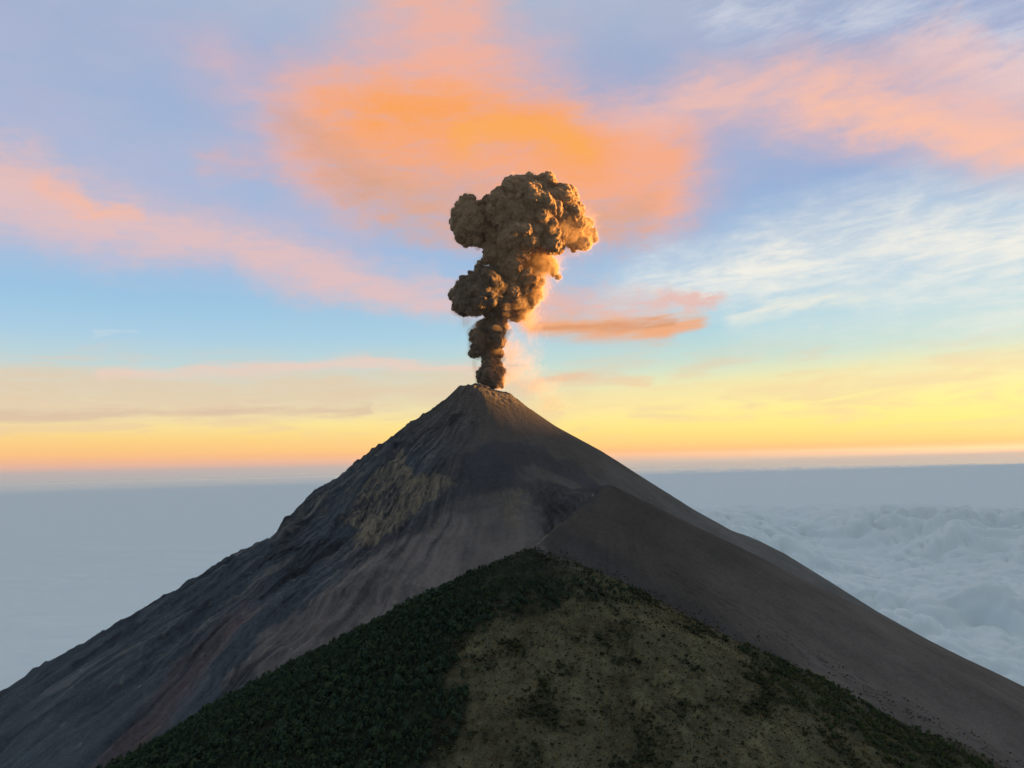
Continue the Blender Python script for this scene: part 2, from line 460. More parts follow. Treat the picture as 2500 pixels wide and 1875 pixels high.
def cone(x, y):
    rx, ry = x - APEX[0], y - APEX[1]
    r = np.hypot(rx, ry) + 1e-6
    th = np.arctan2(ry, rx)
    c = rx / r
    left = sst(-c, -0.55, 0.75)                       # 0 right flank, 1 left flank
    z = prof(PL, r) * left + prof(PR, r) * (1 - left)
    front = sst(-ry / r, 0.2, 0.9)
    # the buttress on the left skyline ends in a cliff
    dth = np.angle(np.exp(1j * (th - ANG_L)))
    rc = 722 + 260 * np.maximum(dth, 0) + 26 * fbm2(x / 60, y / 60, 3)
    z = z + np.exp(-(dth / 0.34) ** 2) * 46 * np.exp(-np.abs(r - 640) / 260) * (1 - sst(r, rc - 16, rc + 22))
    z = z - np.exp(-(dth / 0.34) ** 2) * 12 * np.exp(-((r - rc - 40) / 60) ** 2)
    # left flank: radial ribs and gullies cut by runoff, cliffs on the buttress
    rough = sst(-c - 0.25 * front, -0.35, 0.35)
    lr = np.log(r + 60)
    wob = 0.10 * fbm2(x / 260, y / 260, 3)
    g = fbm2((th + wob) * 9, lr * 1.3, 3)
    g2 = 1 - np.abs(pn2((th + wob * 0.7) * 22, lr * 2.2)) * 1.6
    g3 = 1 - np.abs(pn2((th + wob * 0.6) * 55 + 3, lr * 4)) * 1.6
    amp = sst(r, 60, 900)
    z = z + rough * amp * (g * 36 + g2 * 14 + g3 * 6)
    for k, (t0, wdt, a0, r0, r1) in enumerate(((-162, 0.050, 34, 230, 900), (-148, 0.045, 42, 330, 1050), (-131, 0.06, 36, 300, 900), (-117, 0.045, 26, 380, 900), (-138, 0.03, 22, 700, 1700), (-154, 0.035, 26, 900, 2000), (-170, 0.04, 24, 800, 2000))):
        q = np.angle(np.exp(1j * (th - math.radians(t0)))) + wob * 1.1 + 0.02 * fbm2(x / 70, y / 70, 3)
        z = z + a0 * np.exp(-np.abs(q / wdt) ** 1.4) * sst(r, r0 * 0.6, r0 * 1.3) * (1 - sst(r, r1 * 0.75, r1)) * (0.7 + 0.9 * bil2(x / 50, y / 50, 3))
    cliff = bil2(x / 85, y / 85, 4, 0.55)
    cz = np.exp(-((r - 820) / 420) ** 2) * rough
    z = z + cz * (cliff - 0.25) * 34 + rough * amp * fbm2(x / 38, y / 38, 3) * 3.2
    # smooth cinder on the rest
    z = z + (1 - rough) * sst(r, 60, 600) * (fbm2(th * 16, lr * 1.5, 3) * 5 + fbm2(x / 30, y / 30, 3) * 0.7)
    # craggy rim and the crater bowl behind it
    z = z + np.exp(-((r - 95) / 60) ** 2) * (bil2(x / 26, y / 26, 3) - 0.25) * 14
    bx, by = APEX[0] + 18, APEX[1] + 75
    bowl = np.hypot(x - bx, y - by)
    z = z - 45 * np.exp(-(bowl / 48) ** 4)
    return z, r, th, rough

def crest_dist(x, y, pts, sl, sr, rnd):
    """ridge: height of the nearest crest point less slope x distance (slopes differ left / right of travel); rnd rounds the crest"""
    best = np.full(x.shape, -1e4); sid = np.zeros(x.shape)
    for (a, b, k0, k1) in zip(pts[:-1], pts[1:], rnd[:-1], rnd[1:]):
        vx, vy = b[0] - a[0], b[1] - a[1]
        L = vx * vx + vy * vy
        t = np.clip(((x - a[0]) * vx + (y - a[1]) * vy) / L, 0, 1)
        qx, qy = x - a[0] - t * vx, y - a[1] - t * vy
        d = np.hypot(qx, qy)
        side = (vx * qy - vy * qx) / (math.sqrt(L) * (d + 1e-6))     # +1 left of travel
        s_ = sl * sst(side, -0.6, 0.6) + sr * (1 - sst(side, -0.6, 0.6))
        kk = k0 + t * (k1 - k0)
        cand = a[2] + t * (b[2] - a[2]) - s_ * (np.sqrt(d * d + kk * kk) - kk)
        sid = np.where(cand > best, side * d, sid)
        best = smax(best, cand, 3.0)
    return best, sid
SPUR = [at(1205, 1085, 2540), at(1285, 1145, 2390), at(1390, 1194, 2200), at(1486, 1183, 2050), at(1430, 1232, 1930), at(1370, 1285, 1790), at(1310, 1345, 1640)]
def spur(x, y):
    # walking from the cone to the camera, right of travel is the west (left in the photograph)
    z, sid = crest_dist(x, y, SPUR, 0.515, 0.86, (110, 60, 14, 4, 6, 10, 14))
    k = SPUR[3]
    lf = sst(-sid, -4, 40) * sst(2330 - y, 0, 120)            # left, eroded face
    z = z + lf * (bil2(x / 70, y / 70, 4, 0.55) * 26 - 6) + (1 - lf) * (fbm2(x / 160, y / 160, 3) * 5 + fbm2(x / 28, y / 28, 3) * 0.6)
    return z, lf
HILL = at(1300, 1345, 1590)
def hill(x, y):
    rx, ry = x - HILL[0], y - HILL[1]
    r = np.hypot(rx, ry)
    c = rx / (r + 1e-6)
    s_ = 0.50 - 0.045 * sst(c, 0.0, 0.9)
    rr = np.sqrt(r * r + 30 ** 2) - 30
    z = HILL[2] + 2 - rr * s_ + fbm2(x / 210, y / 210, 4) * 16 * sst(r, 20, 300) + fbm2(x / 40, y / 40, 3) * 2.2
    return z

def volcano_h(x, y):
    a, r, th, rough = cone(x, y)
    b, lf = spur(x, y)
    z = smax(a, b, 14.0)
    return z, a, b, r, th, rough, lf

def soft_poly(x, y, poly, wd, wob=0.0, ws=60.0):
    """0..1 mask of a world polygon whose edge is wd metres wide and wanders by wob metres"""
    P = np.array(poly, float)
    m_ = np.zeros(x.shape)
    pad = wd + wob * 1.5 + 5
    sel = (x > P[:, 0].min() - pad) & (x < P[:, 0].max() + pad) & (y > P[:, 1].min() - pad) & (y < P[:, 1].max() + pad)
    xs, ys = x[sel], y[sel]
    ins = np.zeros(xs.shape, bool)
    d = np.full(xs.shape, 1e9)
    n = len(P)
    for i in range(n):
        (x0, y0), (x1, y1) = P[i], P[(i + 1) % n]
        ins ^= ((y0 > ys) != (y1 > ys)) & (xs < (x1 - x0) * (ys - y0) / (y1 - y0 + 1e-9) + x0)
        vx, vy = x1 - x0, y1 - y0
        t = np.clip(((xs - x0) * vx + (ys - y0) * vy) / (vx * vx + vy * vy + 1e-9), 0, 1)
        d = np.minimum(d, np.hypot(xs - x0 - t * vx, ys - y0 - t * vy))
    sd = np.where(ins, d, -d)
    if wob: sd = sd + wob * fbm2(xs / ws, ys / ws, 4, 0.6) * 1.6
    m_[sel] = sst(sd, -wd, wd)
    return m_

CRESCENT = [(10, 2340), (60, 2350), (120, 2335), (200, 2310), (222, 2140), (165, 2222), (117, 2258), (58, 2305)]
HOLLOW = [(44, 2269), (103, 2212), (168, 2120), (223, 1991), (192, 1910), (137, 2040), (76, 2172)]
GULLY = [(352, 1706), (399, 1674), (502, 1638), (584, 1562), (671, 1503), (753, 1468), (900, 1390)]
# patches of rock and ash, as world (x, y) outlines
TAN_ROCK = [(-488, 2468), (-364, 2456), (-316, 2348), (-196, 2304), (-199, 2266), (-296, 2198), (-359, 2144), (-428, 2137), (-458, 2168), (-459, 2228), (-493, 2221), (-516, 2241), (-491, 2322)]
TAN_KNOLL = [(-55, 2197), (-25, 2234), (25, 2243), (34, 2144), (15, 2106), (-19, 2094), (-52, 2162)]
BROWN_FACE = [(-626, 1737), (-650, 1727), (-673, 1774), (-622, 1860), (-562, 1925), (-493, 1937), (-426, 2071), (-288, 2135), (-185, 2166), (-67, 2184), (39, 2105), (81, 2030), (60, 1639), (-120, 1600), (-433, 1600), (-600, 1650)]
BLUE_LANE = [(-192, 2255), (-162, 2371), (-71, 2432), (7, 2311), (-6, 2257), (-92, 2238), (-189, 2210), (-300, 2137), (-401, 2057), (-489, 2051), (-458, 2168), (-376, 2171)]
RED_LANE = [(-721, 2079), (-659, 1964), (-707, 1873), (-746, 1780), (-754, 1675), (-782, 1592), (-860, 1500), (-930, 1500), (-838, 1774), (-814, 1888), (-760, 2008)]
PALE_STREAK = [(-790, 1677), (-774, 1653), (-800, 1590), (-830, 1570)]
DARK_PATCH = [(-220, 2613), (-175, 2596), (-187, 2560), (-222, 2554)]
DARK_SPOT = [(-144, 2549), (-130, 2549), (-150, 2521)]
BLUE_SPUR = [(-58, 2470), (51, 2467), (168, 2418), (268, 2378), (260, 2051), (212, 2090), (151, 2208), (57, 2296), (33, 2315), (54, 2212), (-68, 2234), (-180, 2263), (-175, 2377)]
SPUR_DARK = [(37, 1639), (109, 1776), (203, 1757), (303, 1642), (413, 1570), (507, 1486), (360, 1480), (259, 1550), (141, 1590)]

def grid_xy(xs, ys):
    X, Y = np.meshgrid(xs, ys)
    return X.ravel(), Y.ravel()

# ---- the volcano
vx_ = np.concatenate([np.arange(-3100, -1500, 12.0), np.arange(-1500, -1100, 7.0), np.arange(-1100, 700, 4.8), np.arange(700, 1500, 7.0), np.arange(1500, 3300, 14.0)])
vy_ = np.concatenate([np.arange(1080, 1500, 7.0), np.arange(1500, 2860, 4.6), np.arange(2860, 3300, 16.0), np.arange(3300, 5200, 60.0)])
X, Y = grid_xy(vx_, vy_)
Z, CA, CB, CR, CT, CRO, CLF = volcano_h(X, Y)
tan = np.maximum(soft_poly(X, Y, TAN_ROCK, 9, 26, 45), soft_poly(X, Y, TAN_KNOLL, 10, 34, 40) * 0.6)
Z = Z + tan * (bil2(X / 42, Y / 42, 4, 0.6) * 38 - 5)                 # bare rock stands out in crags
on_spur = sst(CB - CA + 22 * fbm2(X / 45, Y / 45, 4, 0.6), -26, 26)
lft = sst(-(X - APEX[0]), -60, 160)
wobt = 0.10 * fbm2(X / 260, Y / 260, 3)
lrad = np.log(CR + 60)
lane = fbm2((CT + wobt) * 26, lrad * 2.0, 4, 0.6)               # streaks that run down the slope
fine = fbm2((CT + wobt * 0.5) * 90, lrad * 6, 3, 0.6)
blot = fbm2(X / 130, Y / 130, 4, 0.55)
speck = fbm2(X / 14, Y / 14, 3, 0.6)
def C3(*c): return np.array(c)[None, :]
def over(a, c, m_): return a + (C3(*c) - a) * np.clip(m_, 0, 1)[:, None]
alb = np.tile(C3(0.112, 0.098, 0.090), (len(X), 1))             # brown cinder
alb = over(alb, (0.070, 0.085, 0.106), CRO * sst(CR, 120, 500) * 0.9)       # grey-blue lava gravel on the left, some blue haze painted into it
kx = X - SPUR[3][0]
alb = over(alb, (0.160, 0.155, 0.152), (1 - on_spur) * (1 - lft) * sst(CR, 300, 900) * 0.9)      # greyer far down the right flank
alb = over(alb, (0.088, 0.077, 0.070), on_spur * (1 - CLF) * 0.95)
alb = over(alb, (0.150, 0.130, 0.122), on_spur * (1 - CLF) * sst(SPUR[3][2] - Z, 90, 360) * sst(kx + (Y - SPUR[3][1]) * 0.2, 40, 240) * 0.9)  # paler cinder lower on the right-hand slope
alb = over(alb, (0.094, 0.110, 0.130), CRO * sst(CR, 800, 1500) * 0.85)            # paler gravel with bluish haze painted in, low on the left flank
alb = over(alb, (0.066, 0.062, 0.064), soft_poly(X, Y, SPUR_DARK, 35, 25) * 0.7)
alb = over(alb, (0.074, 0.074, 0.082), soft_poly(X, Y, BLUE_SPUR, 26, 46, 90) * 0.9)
alb = over(alb, (0.070, 0.069, 0.074), on_spur * CLF * sst(Y, 1850, 2000) * 0.8)
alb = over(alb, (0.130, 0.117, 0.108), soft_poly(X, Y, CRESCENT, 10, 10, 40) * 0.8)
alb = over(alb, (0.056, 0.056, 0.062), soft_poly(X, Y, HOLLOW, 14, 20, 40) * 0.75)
gd = np.full(X.shape, 1e9)
for (x0, y0), (x1, y1) in zip(GULLY[:-1], GULLY[1:]):
    tt = np.clip(((X - x0) * (x1 - x0) + (Y - y0) * (y1 - y0)) / ((x1 - x0) ** 2 + (y1 - y0) ** 2), 0, 1)
    gd = np.minimum(gd, np.hypot(X - x0 - tt * (x1 - x0), Y - y0 - tt * (y1 - y0)))
gd = gd + 8 * fbm2(X / 40, Y / 40, 3)
gl = np.exp(-(gd / 5) ** 2) + 0.7 * np.exp(-((gd - 22) / 4) ** 2) + 0.5 * np.exp(-((gd - 40) / 4) ** 2)
gl = gl * sst(fbm2(X / 24, Y / 24, 3), -0.25, 0.25) * (1 - CLF)
Z = Z - gl * 3.0
alb = over(alb, (0.050, 0.046, 0.046), gl * 0.8)
brown = soft_poly(X, Y, BROWN_FACE, 22, 40, 80)
alb = over(alb, (0.200, 0.172, 0.164), brown * np.clip(0.75 + lane * 0.9 + 0.5 * blot, 0.15, 1))
alb = over(alb, (0.068, 0.070, 0.080), soft_poly(X, Y, BLUE_LANE, 12, 18, 50) * 0.9)
# bare rock ribs: where the slope noise stands out on the rough flank
rib = CRO * sst(CR, 150, 420) * (1 - sst(CR, 1100, 1600))
alb = over(alb, (0.150, 0.138, 0.128), rib * sst(lane + 0.5 * fine, 0.12, 0.5) * 0.8)
alb = over(alb, (0.054, 0.056, 0.064), CRO * sst(CR, 200, 500) * sst(-lane - 0.4 * blot, 0.10, 0.45) * (0.75 - 0.4 * sst(CR, 800, 1500)))
alb = over(alb, (0.120, 0.088, 0.094), soft_poly(X, Y, RED_LANE, 40, 40, 90) * np.clip(0.6 + lane, 0, 0.8))
alb = over(alb, (0.17, 0.135, 0.12), soft_poly(X, Y, PALE_STREAK, 10, 8, 40) * 0.7)
alb = over(alb, (0.215, 0.178, 0.132), tan * np.clip(0.58 + 1.3 * fine + 0.9 * blot + 0.8 * speck, 0.0, 1))
alb = over(alb, (0.046, 0.043, 0.043), np.maximum(soft_poly(X, Y, DARK_PATCH, 8, 18, 25), soft_poly(X, Y, DARK_SPOT, 6, 10, 20)) * 0.9)
alb = over(alb, (0.052, 0.048, 0.047), lft * (1 - on_spur) * (1 - sst(CR, 260, 420)) * sst(fbm2((CT + wobt) * 12, lrad * 1.2, 3) + 0.3 * fine, 0.10, 0.4) * 0.7)
# pale fumarole-stained crags at the crater rim and a few pale scars
alb = over(alb, (0.24, 0.20, 0.17), np.exp(-((CR - 95) / 45) ** 2) * sst(bil2(X / 22, Y / 22, 3), 0.28, 0.5) * 0.6)
alb = over(alb, (0.34, 0.31, 0.28), CLF * sst(fbm2(X / 26 + 40, Y / 45, 3, 0.6), 0.42, 0.62) * 0.5)
rk = np.clip(CRO + CLF * on_spur, 0, 1) * (1 - 0.6 * sst(CR, 850, 1400))
kth, kr = np.arctan2(Y - SPUR[3][1], kx), np.hypot(kx, Y - SPUR[3][1])
alb = alb * (1 + 0.22 * on_spur * (1 - CLF) * sst(kr, 60, 300) * fbm2(kth * 34, np.log(kr + 80) * 1.6, 4, 0.6))[:, None]
crag = np.exp(-((np.angle(np.exp(1j * (CT - ANG_L))) - 0.25) / 0.32) ** 2) * sst(CR, 260, 420) * (1 - sst(CR, 760, 900))
alb = over(alb, (0.150, 0.136, 0.122), crag * sst(bil2(X / 30, Y / 30, 4, 0.6) + 0.3 * fine, 0.16, 0.5) * 0.75)
alb = alb * np.clip(1 + 0.32 * blot + (0.16 + 0.30 * rk) * speck + 0.75 * fine * rk + 0.55 * lane * rk, 0.3, 2)[:, None]
alb = np.clip(alb * C3(0.94, 0.95, 0.93), 0.012, 0.5)

vm, vn, vb = material('volcano_rock')
pos = vn.n.new('ShaderNodeNewGeometry').outputs['Position']
f1 = vn.noise(pos, 0.25, 4, 0.65)
f2 = vn.noise(pos, 0.9, 2, 0.6)
val = vn.math('MULTIPLY_ADD', f1, 0.9, vn.math('MULTIPLY_ADD', f2, 0.5, 0.30))
vcol = vn.vmath('SCALE', vn.attr('alb', fac=False), val)
vn.l.new(vcol, vb.inputs['Base Color'])
bump = vn.n.new('ShaderNodeBump')
bump.inputs['Strength'].default_value = 1.0; bump.inputs['Distance'].default_value = 4.0
vn.l.new(vn.noise(pos, 0.16, 5, 0.62), bump.inputs['Height'])
vn.l.new(bump.outputs[0], vb.inputs['Normal'])
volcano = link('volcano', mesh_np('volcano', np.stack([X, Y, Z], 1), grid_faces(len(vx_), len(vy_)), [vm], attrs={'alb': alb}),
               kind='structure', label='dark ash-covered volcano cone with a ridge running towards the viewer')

# ---- the wooded hill in front
FOREST = [(36, 1600), (83, 1521), (192, 1600), (271, 1616), (235, 1458), (162, 1431), (53, 1415), (-46, 1378), (-110, 1336), (-103, 1253), (-73, 1174), (-133, 1104), (-200, 1000), (-700, 900), (-1000, 1300), (-900, 1650), (-582, 1700), (-310, 1700), (-141, 1690), (-7, 1600)]
GREEN_BAND = [(480, 1610), (566, 1560), (640, 1480), (760, 1400), (880, 1300), (820, 1180), (640, 1160), (519, 1251), (448, 1269), (425, 1367)]
hx_ = np.concatenate([np.arange(-1000, -820, 8.0), np.arange(-820, 900, 3.4), np.arange(900, 1300, 8.0)])
hy_ = np.concatenate([np.arange(700, 980, 8.0), np.arange(980, 1640, 3.2), np.arange(1640, 1760, 8.0)])
X, Y = grid_xy(hx_, hy_)
Z = hill(X, Y)
def forest_mask(x, y): return soft_poly(x, y, FOREST, 38, 52, 70) * (1 - 0.8 * sst(x + 0.25 * (y - 1500) + 40 * fbm2(x / 50, y / 50, 3), -10, 260))
def band_mask(x, y): return soft_poly(x, y, GREEN_BAND, 34, 46, 70)
def thicket(x, y): return sst(fbm2(x / 75 + 3, y / 75, 4, 0.55), 0.02, 0.34)       # darker thickets in the scrub
fo, gb, th_ = forest_mask(X, Y), band_mask(X, Y), thicket(X, Y)
halb = np.tile(C3(0.098, 0.092, 0.054), (len(X), 1))                                # dry straw-coloured scrub
halb = over(halb, (0.150, 0.134, 0.074), sst(fbm2(X / 55, Y / 55, 3), 0.0, 0.5) * 0.7)
halb = over(halb, (0.050, 0.050, 0.032), th_ * 0.7)
halb = over(halb, (0.078, 0.070, 0.064), np.maximum(sst(Z - HILL[2], -48, -8), sst(X, -20, 120) * sst(Z - volcano_h(X, Y)[0], 26, 2) * 0.9))
halb = over(halb, (0.030, 0.036, 0.024), np.maximum(fo, gb * 0.7) * 0.9)
halb = halb * np.clip(1 + 0.6 * fbm2(X / 9, Y / 9, 3, 0.65) + 0.5 * fbm2(X / 26, Y / 26, 2) + 0.4 * fbm2(X / 120, Y / 120, 2), 0.3, 2)[:, None]
halb = np.clip(halb, 0.01, 0.4)
hm, hn, hb = material('hill_soil')
pos = hn.n.new('ShaderNodeNewGeometry').outputs['Position']
f1 = hn.noise(pos, 0.45, 4, 0.7)
hcol = hn.vmath('SCALE', hn.attr('alb', fac=False), hn.math('MULTIPLY_ADD', f1, 1.6, 0.20))
hn.l.new(hcol, hb.inputs['Base Color'])
bump = hn.n.new('ShaderNodeBump')
bump.inputs['Strength'].default_value = 1.0; bump.inputs['Distance'].default_value = 2.0
hn.l.new(hn.noise(pos, 0.35, 4, 0.65), bump.inputs['Height'])
hn.l.new(bump.outputs[0], hb.inputs['Normal'])
hillo = link('hill', mesh_np('hill', np.stack([X, Y, Z], 1), grid_faces(len(hx_), len(hy_)), [hm], attrs={'alb': halb}),
             kind='structure', label='steep near hill with dark forest on its left and dry scrub on its right')
# ------------------------------------------------------------------ sea of clouds
def sea_height(x, y):
    r = np.hypot(x, y)
    az = np.degrees(np.arctan2(x, y))
    wx, wy = fbm2(x / 1500, y / 1500, 2) * 500, fbm2(x / 1500 + 9, y / 1500 + 4, 2) * 500
    right = sst(az, 4, 17)
    amp = (0.08 + 0.92 * right) * (1 - 0.93 * sst(r, 13000, 33000))
    big = sst(fbm2(x / 4200 + 2, y / 4200, 3), -0.35, 0.45)
    xa, ya = x + wx, y + wy
    z = 330 * dome2(xa / 760, ya / 760) * (0.35 + 0.65 * big)
    z = z + 230 * dome2(xa / 360 + 7, ya / 360, 11) * (0.35 + 0.65 * z / 330)
    z = z + 100 * dome2(xa / 165 + 3, ya / 165, 23) * (0.4 + z / 600) + 30 * dome2(x / 85, y / 85, 31)
    z = amp * 1.75 * (z + 110 * big - 360)
    # unseen cloud wall added on the sunward side to shade the slopes
    shade_bank = sst(az, 37.5, 43) * sst(-az, -120, -104) * sst(r, 24000, 33000)
    z = z + shade_bank * (2330 + 300 * (bil2(x / 4000, y / 4000, 4) - 0.3))
    return z
azs = np.concatenate([np.arange(-180, -38, 3.0), np.arange(-38, 4, 0.45), np.arange(4, 37, 0.11), np.arange(37, 124, 1.0), np.arange(124, 180, 3.0)])
rs = np.concatenate([[600, 1500], np.geomspace(2500, 5000, 30)[:-1], np.geomspace(5000, 26000, 350)[:-1], np.geomspace(26000, 150000, 80)])
AZg, Rg = np.meshgrid(np.radians(azs), rs)
sx, sy = (Rg * np.sin(AZg)).ravel(), (Rg * np.cos(AZg)).ravel()
sm, sn, sb = material('cloud_top')
sb.inputs['Base Color'].default_value = (0.76, 0.84, 0.85, 1)
sea = link('sea_of_clouds', mesh_np('sea_of_clouds', np.stack([sx, sy, sea_height(sx, sy)], 1), grid_faces(len(azs), len(rs), wrap=True)[:, ::-1], [sm]),
           kind='structure', label='pale grey sea of clouds far below the volcano')

# ------------------------------------------------------------------ haze
hzm = bpy.data.materials.new('haze'); hzm.use_nodes = True
hz = NT(hzm.node_tree); hz.n.clear()
ho = hz.n.new('ShaderNodeOutputMaterial')
hv = hz.n.new('ShaderNodeVolumePrincipled')
hv.inputs['Color'].default_value = (0.80, 0.86, 0.92, 1)
hv.inputs['Density'].default_value = 1 / 450000
hv.inputs['Anisotropy'].default_value = 0.5
hz.l.new(hv.outputs[0], ho.inputs['Volume'])
bm = bmesh.new()
bmesh.ops.create_cube(bm, size=1.0)
hb0, hb1 = -1200.0, 3050.0
for v_ in bm.verts:
    v_.co = Vector((v_.co.x * 306000, v_.co.y * 306000, hb0 if v_.co.z < 0 else hb1))
hme = bpy.data.meshes.new('haze'); bm.to_mesh(hme); bm.free()
hme.materials.append(hzm)
haze = link('haze', hme, kind='stuff', label='pale even haze filling the air round the volcano', category='haze')
# ------------------------------------------------------------------ vegetation
def ico(sub=1):
    bm = bmesh.new(); bmesh.ops.create_icosphere(bm, subdivisions=sub, radius=1.0)
    v = np.array([p.co[:] for p in bm.verts]); f = np.array([[q.index for q in t.verts] for t in bm.faces]); bm.free()
    return v, f
ICO_V, ICO_F = ico(1)
OCT_V = np.array([[1, 0, 0], [-1, 0, 0], [0, 1, 0], [0, -1, 0], [0, 0, 1], [0, 0, -1.0]])
OCT_F = np.array([[0, 2, 4], [2, 1, 4], [1, 3, 4], [3, 0, 4], [2, 0, 5], [1, 2, 5], [3, 1, 5], [0, 3, 5]])
def merge(parts):
    vs_, fs_, o = [], [], 0
    for v, f in parts:
        vs_.append(v); fs_.append(f + o); o += len(v)
    return np.concatenate(vs_), np.concatenate(fs_)
def crown_shape(seed, n, kind, sprays=3, base=(ICO_V, ICO_F)):
    """leaf clumps round a stem; unit height 1, base at 0"""
    g = np.random.default_rng(seed)
    parts = []
    for i in range(n):
        t = (i + 0.5) / n
        if kind == 'pine':
            h = 0.24 + 0.70 * t
            rad = 0.27 * (1 - t) ** 0.75 + 0.03
            s = (0.15 if n > 9 else 0.20) * (1 - 0.55 * t) * g.uniform(0.8, 1.3)
            sq = 0.75
        elif kind == 'round':
            h = 0.34 + 0.52 * t
            rad = 0.30 * math.sqrt(max(0.05, 1 - (2 * t - 0.9) ** 2)) * g.uniform(0.7, 1.1)
            s = g.uniform(0.15, 0.24); sq = 0.8
        else:
            h = 0.25 + 0.5 * g.random()
            rad = 0.55 * g.uniform(0.1, 1.0); s = g.uniform(0.24, 0.42); sq = 0.8
        a = i * 2.4 + g.uniform(-0.5, 0.5)
        v = base[0] * g.uniform(0.7, 1.3, (len(base[0]), 1)) * np.array([s, s, s * sq])
        if len(base[0]) == 6:
            ang = g.uniform(0, 1.57); v = v[:, [0, 1, 2]] * 1.12
            v = np.stack([v[:, 0] * math.cos(ang) - v[:, 1] * math.sin(ang), v[:, 0] * math.sin(ang) + v[:, 1] * math.cos(ang), v[:, 2]], 1)
        v = v + np.array([math.cos(a) * rad, math.sin(a) * rad, h])
        parts.append((v, base[1]))
        # loose sprays of leaves that break the outline
        for q in range(sprays):
            b = g.uniform(0, 6.28); c = v.mean(0) + np.array([math.cos(b), math.sin(b), g.uniform(-0.4, 0.9)]) * s * 0.95
            d = g.normal(size=(3, 3)) * s * 0.38
            parts.append((c + d, np.array([[0, 1, 2]])))
    return merge(parts)
def trunk_shape(seed, top=0.75, r=0.022):
    g = np.random.default_rng(seed + 99)
    rings = []
    for k in range(4):
        t = k / 3
        c = np.array([g.normal() * 0.008 * k, g.normal() * 0.008 * k, -0.06 + t * (top + 0.06)])
        for j in range(5):
            a = j * 2 * math.pi / 5
            rings.append(c + np.array([math.cos(a), math.sin(a), 0]) * r * (1.25 - t))
    v = np.array(rings); f = []
    for k in range(3):
        for j in range(5):
            a, b = k * 5 + j, k * 5 + (j + 1) % 5
            f += [[a, b, b + 5], [a, b + 5, a + 5]]
    parts = [(v, np.array(f))]
    for q in range(3):                                   # limbs
        a = q * 2.1 + g.uniform(0, 1); h = 0.35 + 0.13 * q
        e = np.array([math.cos(a), math.sin(a), 0.35]) * 0.2
        b0 = np.array([0, 0, h])
        parts.append((np.array([b0, b0 + [0, 0, 0.02], b0 + e]), np.array([[0, 1, 2]])))
        parts.append((np.array([b0 + [0.01, 0, 0], b0 + [-0.01, 0, 0], b0 + e]), np.array([[0, 1, 2]])))
    return merge(parts)

def leaf_material(name, c, var=0.5):
    mt, n, b = material(name, 0.9, 0.1)
    pos = n.n.new('ShaderNodeNewGeometry').outputs['Position']
    a = n.noise(pos, 0.5, 3, 0.7)
    bcol = n.noise(pos, 0.085, 2, 0.6)
    f = n.math('MULTIPLY_ADD', a, 2.6 * var, 1 - 1.3 * var)
    k = n.mix(n.smooth(bcol, 0.35, 0.65), c, (c[0] * 2.1, c[1] * 1.6, c[2] * 1.0))
    n.l.new(n.vmath('SCALE', k, f), b.inputs['Base Color'])
    return mt
M_PINE = leaf_material('pine_needles', (0.021, 0.041, 0.029))
M_BROAD = leaf_material('broad_leaves', (0.032, 0.052, 0.026))
M_SHRUB = leaf_material('shrub_leaves', (0.021, 0.029, 0.017))
M_DRY = leaf_material('dry_scrub', (0.150, 0.126, 0.074), 0.8)
M_BARK, _bn, _bb = material('bark')
_bn.l.new(_bn.ramp(_bn.noise(_bn.n.new('ShaderNodeNewGeometry').outputs['Position'], 2.0, 3), [(0.3, (0.03, 0.024, 0.018)), (0.7, (0.07, 0.055, 0.042))]), _bb.inputs['Base Color'])

def photo_px(x, y, z):
    p = np.stack([x, y, z], 1) - CAM
    d = p @ _F
    return 1250 + FPX * (p @ _R) / d, 937.5 - FPX * (p @ _U) / d, d
def in_view(x, y, z, pad=40):
    """inside the picture and on a slope that faces the camera"""
    u, v, d = photo_px(x, y, z)
    e = 3.0
    nx, ny = -(hill(x + e, y) - hill(x - e, y)) / (2 * e), -(hill(x, y + e) - hill(x, y - e)) / (2 * e)
    face = (nx * -x + ny * -y + (CAM[2] - z)) / np.linalg.norm(np.stack([x, y, z - CAM[2]], 1), axis=1)
    return (u > -pad) & (u < 2500 + pad) & (v < 1875 + pad) & (face > -0.06), u, v, d
def scatter(x0, x1, y0, y1, step, dens):
    """jittered grid points kept with probability dens(x, y)"""
    g = np.random.default_rng(int(step * 100) + int(abs(x0)))
    X, Y = grid_xy(np.arange(x0, x1, step), np.arange(y0, y1, step))
    X = X + g.uniform(-0.48, 0.48, X.shape) * step; Y = Y + g.uniform(-0.48, 0.48, X.shape) * step
    k = g.random(X.shape) < dens(X, Y)
    return X[k], Y[k]
